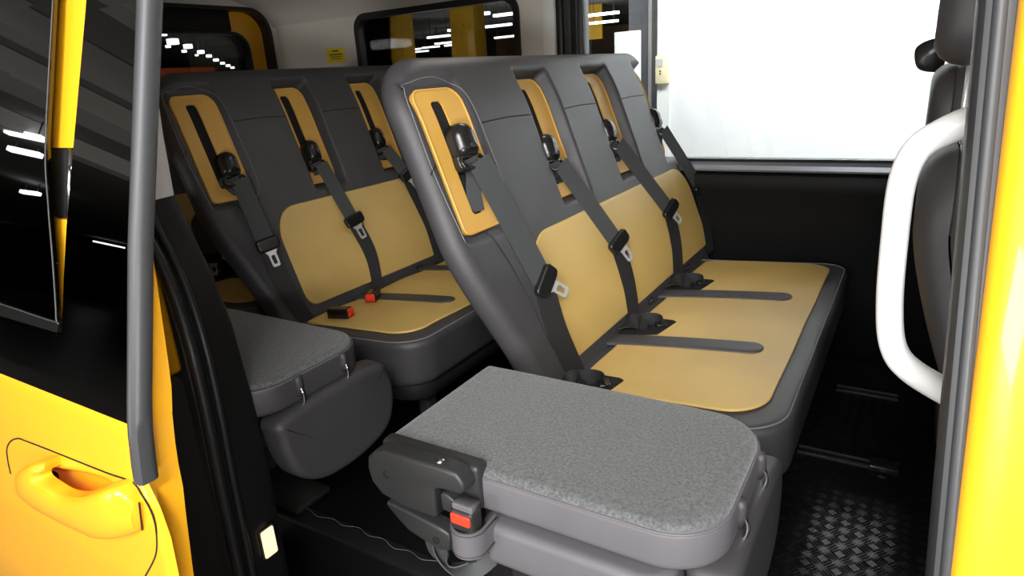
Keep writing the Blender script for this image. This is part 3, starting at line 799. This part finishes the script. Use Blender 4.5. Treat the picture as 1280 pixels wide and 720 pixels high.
# leading edge rubber
def secS(z):
    y = dy(z) - DY
    f = 0.0 if z > .79 else .004
    return [(q[0] + .019, q[1]) for q in [(-.019, y + .006), (-.020, y - .004), (-.015, y - .011), (-.007, y - .0125), (-.004, y - .010), (-.001, y - .0125), (.005, y - .009), (.007, y + .001 + f), (.005, y + .012), (-.0, y + .016)]]
def secS2(z):
    s = secS(z); 
    return s
sweep_z('leading_seal', secS2, .70, 1.62, 'seal', dr, n=40, ang=50)
# panes (built in the door glass plane)
def gP(x, z, d=.004): return (x - DX, dy(z) + d - DY, z)
def pane(name, pts, m, th=.004, dd=.004):
    n = len(pts); V = [gP(x, z, dd) for x, z in pts] + [gP(x, z, dd + th) for x, z in pts]
    F = [tuple(range(n)), tuple(reversed(range(n, 2 * n)))] + [(i, (i + 1) % n, n + (i + 1) % n, n + i) for i in range(n)]
    return mesh(name, V, F, m, dr, smooth=False)
Mg = [(-.152, .772), (-.152, 1.02), (-.152, 1.32), (-.152, 1.45), (-.285, 1.45), (-.299, 1.334), (-.326, 1.117), (-.338, 1.01), (-.345, .951), (-.351, .88), (-.40, .868), (-.45, .862), (-.543, .866), (-1.2, .87), (-1.2, .772)]
def tri_pane(name, left, right, m, **k):
    """pane as strips between left and right edge functions over z"""
for nm, polys in (('fixed_glass', [[(-.152, .772), (-.152, .868), (-1.2, .868), (-1.2, .772)], ]),):
    pass
V = []; F = []
edgeL = [(.868, -.353), (.88, -.351), (.951, -.345), (1.01, -.338), (1.117, -.326), (1.334, -.299), (1.45, -.285)]
zz = [.868, .90, .951, 1.0, 1.02, 1.117, 1.2, 1.32, 1.45, 1.62]
def strip_pane(name, rows, m):
    V = []; F = []
    for (z, xl, xr) in rows:
        for x, d in ((xl, .004), (xr, .004), (xr, .009), (xl, .009)): V.append(gP(x, z, d))
    for k in range(len(rows) - 1):
        for i in range(4):
            j = (i + 1) % 4; F.append((k * 4 + i, k * 4 + j, k * 4 + 4 + j, k * 4 + 4 + i))
    F.append((0, 1, 2, 3)); F.append(tuple(len(V) - 4 + i for i in (3, 2, 1, 0)))
    return mesh(name, V, F, m, dr, smooth=False)
strip_pane('fixed_glass', [(z, interp(edgeL, z), -.152) for z in zz], 'tint')
strip_pane('fixed_glass', [(.772, -1.2, -.152), (.80, -1.2, -.152), (.868, -1.2, -.152)], 'tint')
vent = [(.888, -.366), (.972, -.373), (1.053, -.388), (1.144, -.402), (1.344, -.390), (1.45, -.38)]
strip_pane('opening_pane', [(z, -1.2, interp(vent, z)) for z in (.888, .93, .972, 1.02, 1.053, 1.1, 1.144, 1.25, 1.344, 1.45, 1.62)], 'tint')
tube('pane_edge', smooth_open([gP(-.38, 1.62, .002), gP(-.382, 1.45, .002), gP(-.390, 1.344, .002), gP(-.402, 1.144, .002), gP(-.388, 1.053, .002), gP(-.373, .972, .002), gP(-.364, .893, .002), gP(-.372, .886, .002), gP(-.543, .890, .002), gP(-.9, .895, .002)], 8), .0012, 'seal', dr, seg=6)
strip_pane('pane_track', [(.869, -1.2, -.366), (.8865, -1.2, -.358)], 'deep_black')
def backing(name, z0, z1, m, d=.030, x0=-.47, x1=-.32):
    V = []; F = []
    for k in range(7):
        z = z0 + (z1 - z0) * k / 6
        for x, q in ((x0, d), ((x0 + x1) / 2, d - .006), (x1, d), (x1, d + .01), (x0, d + .01)): V.append(gP(x, z, q))
    for k in range(6):
        for i in range(5):
            j = (i + 1) % 5; F.append((k * 5 + i, k * 5 + j, k * 5 + 5 + j, k * 5 + 5 + i))
    F.append((0, 1, 2, 3, 4)); F.append(tuple(30 + i for i in (4, 3, 2, 1, 0)))
    return mesh(name, V, F, m, dr, angle=50)
backing('inner_frame', 1.135, 1.62, 'yellow'); backing('inner_frame', .87, 1.03, 'yellow')
rl = backing('guide_rail', 1.03, 1.135, 'plastic_grey', .036)
tube('rod', [gP(-.385, 1.03, .030), gP(-.385, 1.135, .030)], .004, 'steel', rl)
for z, x in ((1.105, -.372), (1.055, -.366)):
    tube('screw', [gP(x, z, .034), gP(x, z, .024)], .0055, 'steel', rl, seg=12)
# top frame rail above the door glass
boxes('top_rail', [(-1.1, .225, 1.615, .004, .265, 1.66)], 'yellow', dr, bevel=.008)
# handle plate, cup and bar
mD = lambda y0: (lambda u, v, h: (u - DX, y0 - h - DY, v))
gap = [(-.604, .575), (-.600, .60), (-.590, .628), (-.564, .650), (-.53, .664), (-.50, .667), (-.42, .672), (-.328, .677), (-.24, .682), (-.172, .687), (-.152, .672), (-.136, .650), (-.134, .62), (-.150, .575), (-.20, .515)]
tube('handle_plate_gap', [(p.x - DX, dy(p.y) - .0003 - DY, p.y) for p in smooth_open(gap, 6)], .0014, 'void', dr, seg=6)
pad('cup_shade', smooth_closed([(-.520, .588), (-.485, .604), (-.462, .612), (-.462, .592), (-.480, .580)][::-1], 6), .003, .0008, 'void', dr, mp=lambda u, v, h: (u - DX, dy(v) + recess(u, v) - h - .001 - DY, v), n=50, rings=2)  # black patch painting the shade under the handle's left anchor
HS = [[(-0.383, -1.034, 0.672), (-0.388, -1.034, 0.655)], [(-0.431, -1.044, 0.658), (-0.391, -1.044, 0.656)], [(-0.491, -1.048, 0.623), (-0.403, -1.048, 0.646)], [(-0.513, -1.05, 0.582), (-0.398, -1.05, 0.638)], [(-0.456, -1.052, 0.571), (-0.363, -1.052, 0.637)], [(-0.37, -1.052, 0.573), (-0.327, -1.052, 0.636)], [(-0.306, -1.052, 0.577), (-0.275, -1.052, 0.649)], [(-0.271, -1.05, 0.577), (-0.228, -1.05, 0.67)], [(-0.234, -1.046, 0.585), (-0.183, -1.046, 0.689)], [(-0.2, -1.038, 0.597), (-0.163, -1.038, 0.682)], [(-0.169, -1.028, 0.612), (-0.155, -1.028, 0.663)]]
HO = smooth_open([o for o, i in HS], 5); HI = smooth_open([i for o, i in HS], 5)
V = []; F = []; NS = len(HO); Q = 12
for k in range(NS):
    f = k / (NS - 1); O, I = HO[k], HI[k]
    yb = min(-1.012, O.y + .024) if f < .62 else O.y + (.024 + (-1.008 - O.y - .024) * sstep(.62, .70, f))
    if f < .06: yb = -1.008
    prof_ = [(0.0, yb), (0.0, O.y + .008), (.03, O.y + .0035), (.10, O.y), (.30, O.y - .0035), (.55, O.y - .0045), (.78, O.y - .003), (.92, O.y), (.975, O.y + .0035), (1.0, O.y + .008), (1.0, yb), (.5, yb)]
    for t_, y_ in prof_:
        V.append((O.x + (I.x - O.x) * t_ - DX, y_ - DY, O.z + (I.z - O.z) * t_))
for k in range(NS - 1):
    for i in range(Q):
        j = (i + 1) % Q; F.append((k * Q + i, k * Q + j, (k + 1) * Q + j, (k + 1) * Q + i))
F.append(tuple(range(Q))); F.append(tuple(reversed([(NS - 1) * Q + i for i in range(Q)])))
mesh('door_handle', V, F, 'yellow', dr, angle=50)
tube('handle_gap', [(HO[-1].x + (HI[-1].x - HO[-1].x) * t_ / 8 + .001 - DX, dy(.64) - .004 - DY, HO[-1].z + (HI[-1].z - HO[-1].z) * t_ / 8) for t_ in range(9)], .0014, 'void', dr, seg=6)

# ------------------------------------------------------------------ the showroom hall outside
GZ = -.55
struct(boxes('floor', [(-46, -26, GZ - .1, 9, 32, GZ)], 'concrete'))
struct(boxes('ceiling', [(-46, -26, 3.25, 9, 32, 3.35)], 'hall_ceiling'))
struct(boxes('wall_back', [(-46.2, -26, GZ, -46, 32, 3.3)], 'hall_wall'))
struct(boxes('wall_front', [(9, -26, GZ, 9.2, 32, 3.3)], 'hall_wall'))
struct(boxes('wall_left', [(-46, 32, GZ, 9, 32.2, 3.3)], 'hall_wall'))
struct(boxes('wall_right', [(-46, -26.2, GZ, 9, -26, 3.3)], 'hall_wall'))
struct(boxes('wall_left', [(-1.06, 4.0, GZ, 4.5, 4.12, 3.24)], 'white_wall'))
struct(boxes('wall_left', [(-1.165, 3.99, GZ, -1.06, 4.12, 3.24)], 'white_trim'))
struct(boxes('wall_left', [(-1.53, 4.3, GZ, -1.165, 4.4, 3.24)], 'grey_wall'))
d3 = boxes('door_3', [(-1.31, 4.28, GZ, -1.17, 4.30, 1.72)], 'grey_door', bevel=.004); struct(d3)
boxes('door_frame', [(-1.345, 4.275, GZ, -1.315, 4.30, 1.76), (-1.345, 4.275, 1.72, -1.17, 4.30, 1.76)], 'beam', d3)
ic = thing('intercom_panel', 'cream wall control box with a grey screen on the edge of the white partition', 'control panel', (-1.11, 3.97, 1.05))
boxes('housing', [(-.055, -.03, 0, .052, .02, .215)], 'cream', ic, bevel=.006)
boxes('screen', [(-.045, -.034, .13, .01, -.03, .19)], 'beam', ic)
for dz in (.07, .09): boxes('button', [(-.018, -.034, dz, -.006, -.03, dz + .012)], 'plastic', ic)
wb = boxes('white_board', [(-1.52, 3.95, GZ, -1.30, 3.99, 1.47)], 'white_wall', bevel=.006)
tag(wb, 'plain white board standing before the grey wall and door beyond the far window', 'board')
# columns
for i, (x0, x1, lab) in enumerate(((-6.66, -6.34, 'narrower square yellow column seen at the left in the side quarter window'), (-5.40, -4.97, 'broad square yellow column seen in the middle of the side quarter window'))):
    tag(boxes('column', [(x0, 7, GZ, x1, 7.3, 3.24)], 'col_yellow', bevel=.01), lab, 'column')
tag(boxes('parking_sign', [(-9.6, 20.5, 2.15, -8.9, 20.55, 3.25)], 'col_yellow'), 'dim yellow overhead panel beyond the far window post', 'sign')
tag(boxes('orange_hoarding', [(-20.2, 9.5, GZ, -20.0, 13.3, 2.05)], 'orange'), 'orange hoarding low in the rear window', 'hoarding')
# tube lamps
def lamp(a, b, label, group, w_=.10):
    a, b = Vector(a), Vector(b); c = (a + b) / 2; d = (b - a)
    o = boxes('tube_light', [(-d.length / 2, -w_ / 2, -w_ * .35, d.length / 2, w_ / 2, w_ * .35)], 'tube', bevel=.015)
    o.location = c; o.rotation_euler = (0, -math.atan2(d.z, math.hypot(d.x, d.y)), math.atan2(d.y, d.x))
    for k in (-1, 1):
        boxes('hanging_rod', [(k * d.length * .35 - .008, -.008, .03, k * d.length * .35 + .008, .008, 3.25 - c.z)], 'hall_wall', o)
    tag(o, label, 'lamp', group)
side = [(-9.3, 12.6), (-8.7, 13.4), (-12.2, 16.2), (-11.0, 16.4), (-9.8, 16.9), (-17.2, 22.0), (-15.8, 22.0), (-14.2, 22.0), (-21.0, 24.5), (-19.5, 24.0), (-18.2, 24.0), (-7.6, 16.4), (-8.9, 19.5), (-14.6, 18.2), (-22.5, 27)]
for (x, y) in side:
    lamp((x, y, 2.6), (x + 1.0, y, 2.6), 'white tube lamp hanging in the dark hall, seen through the far side windows', 'hall tube lamps beyond the side windows')
for (x, y, z, w_) in ((-14.88, 8.5, 2.6, 0.12), (-16.89, 9.98, 2.6, 0.26), (-18.58, 11.53, 2.6, 0.22), (-21.12, 13.68, 2.6, 0.2), (-23.46, 15.61, 2.6, 0.18), (-26.43, 18.01, 2.6, 0.2), (-29.46, 20.51, 2.6, 0.19), (-32.3, 22.89, 2.6, 0.2), (-35.2, 25.3, 2.6, 0.2), (-18.58, 10.89, 2.6, 0.13), (-20.66, 12.75, 2.6, 0.14), (-22.87, 14.69, 2.6, 0.11)):
    lamp((x - w_ / 2, y, z), (x + w_ / 2, y, z), 'bright round-looking lamp in the long receding row seen through the rear window', 'row of hall lamps in the rear window', w_ * .8)
for (a, b, lab) in (((-10.6, -4.4), (-10.1, -4.66), 'tube lamp mirrored highest in the dark door glass'), ((-12.0, -5.0), (-11.5, -5.26), 'tube lamp mirrored second highest in the dark door glass'),
                    ((-17.25, -7.4), (-16.55, -7.47), 'tube lamp mirrored at mid height in the dark door glass'), ((-34.5, -13.5), (-34.0, -14.2), 'faint distant tube lamp mirrored lowest left in the door glass'), ((-39.3, -20.2), (-38.2, -21.46), 'distant tube lamp mirrored beside the seal of the door glass')):
    lamp((*a, 3.0), (*b, 3.0), lab, None, .12)
for k, (x, w_) in enumerate(((-7.9, .8), (-6.2, .35), (-4.4, .3), (-10.5, .4))):
    struct(boxes('trim_%d' % (20 + k), [(x - w_ / 2, -26, 3.0, x + w_ / 2, 0, 3.24)], 'beam'))
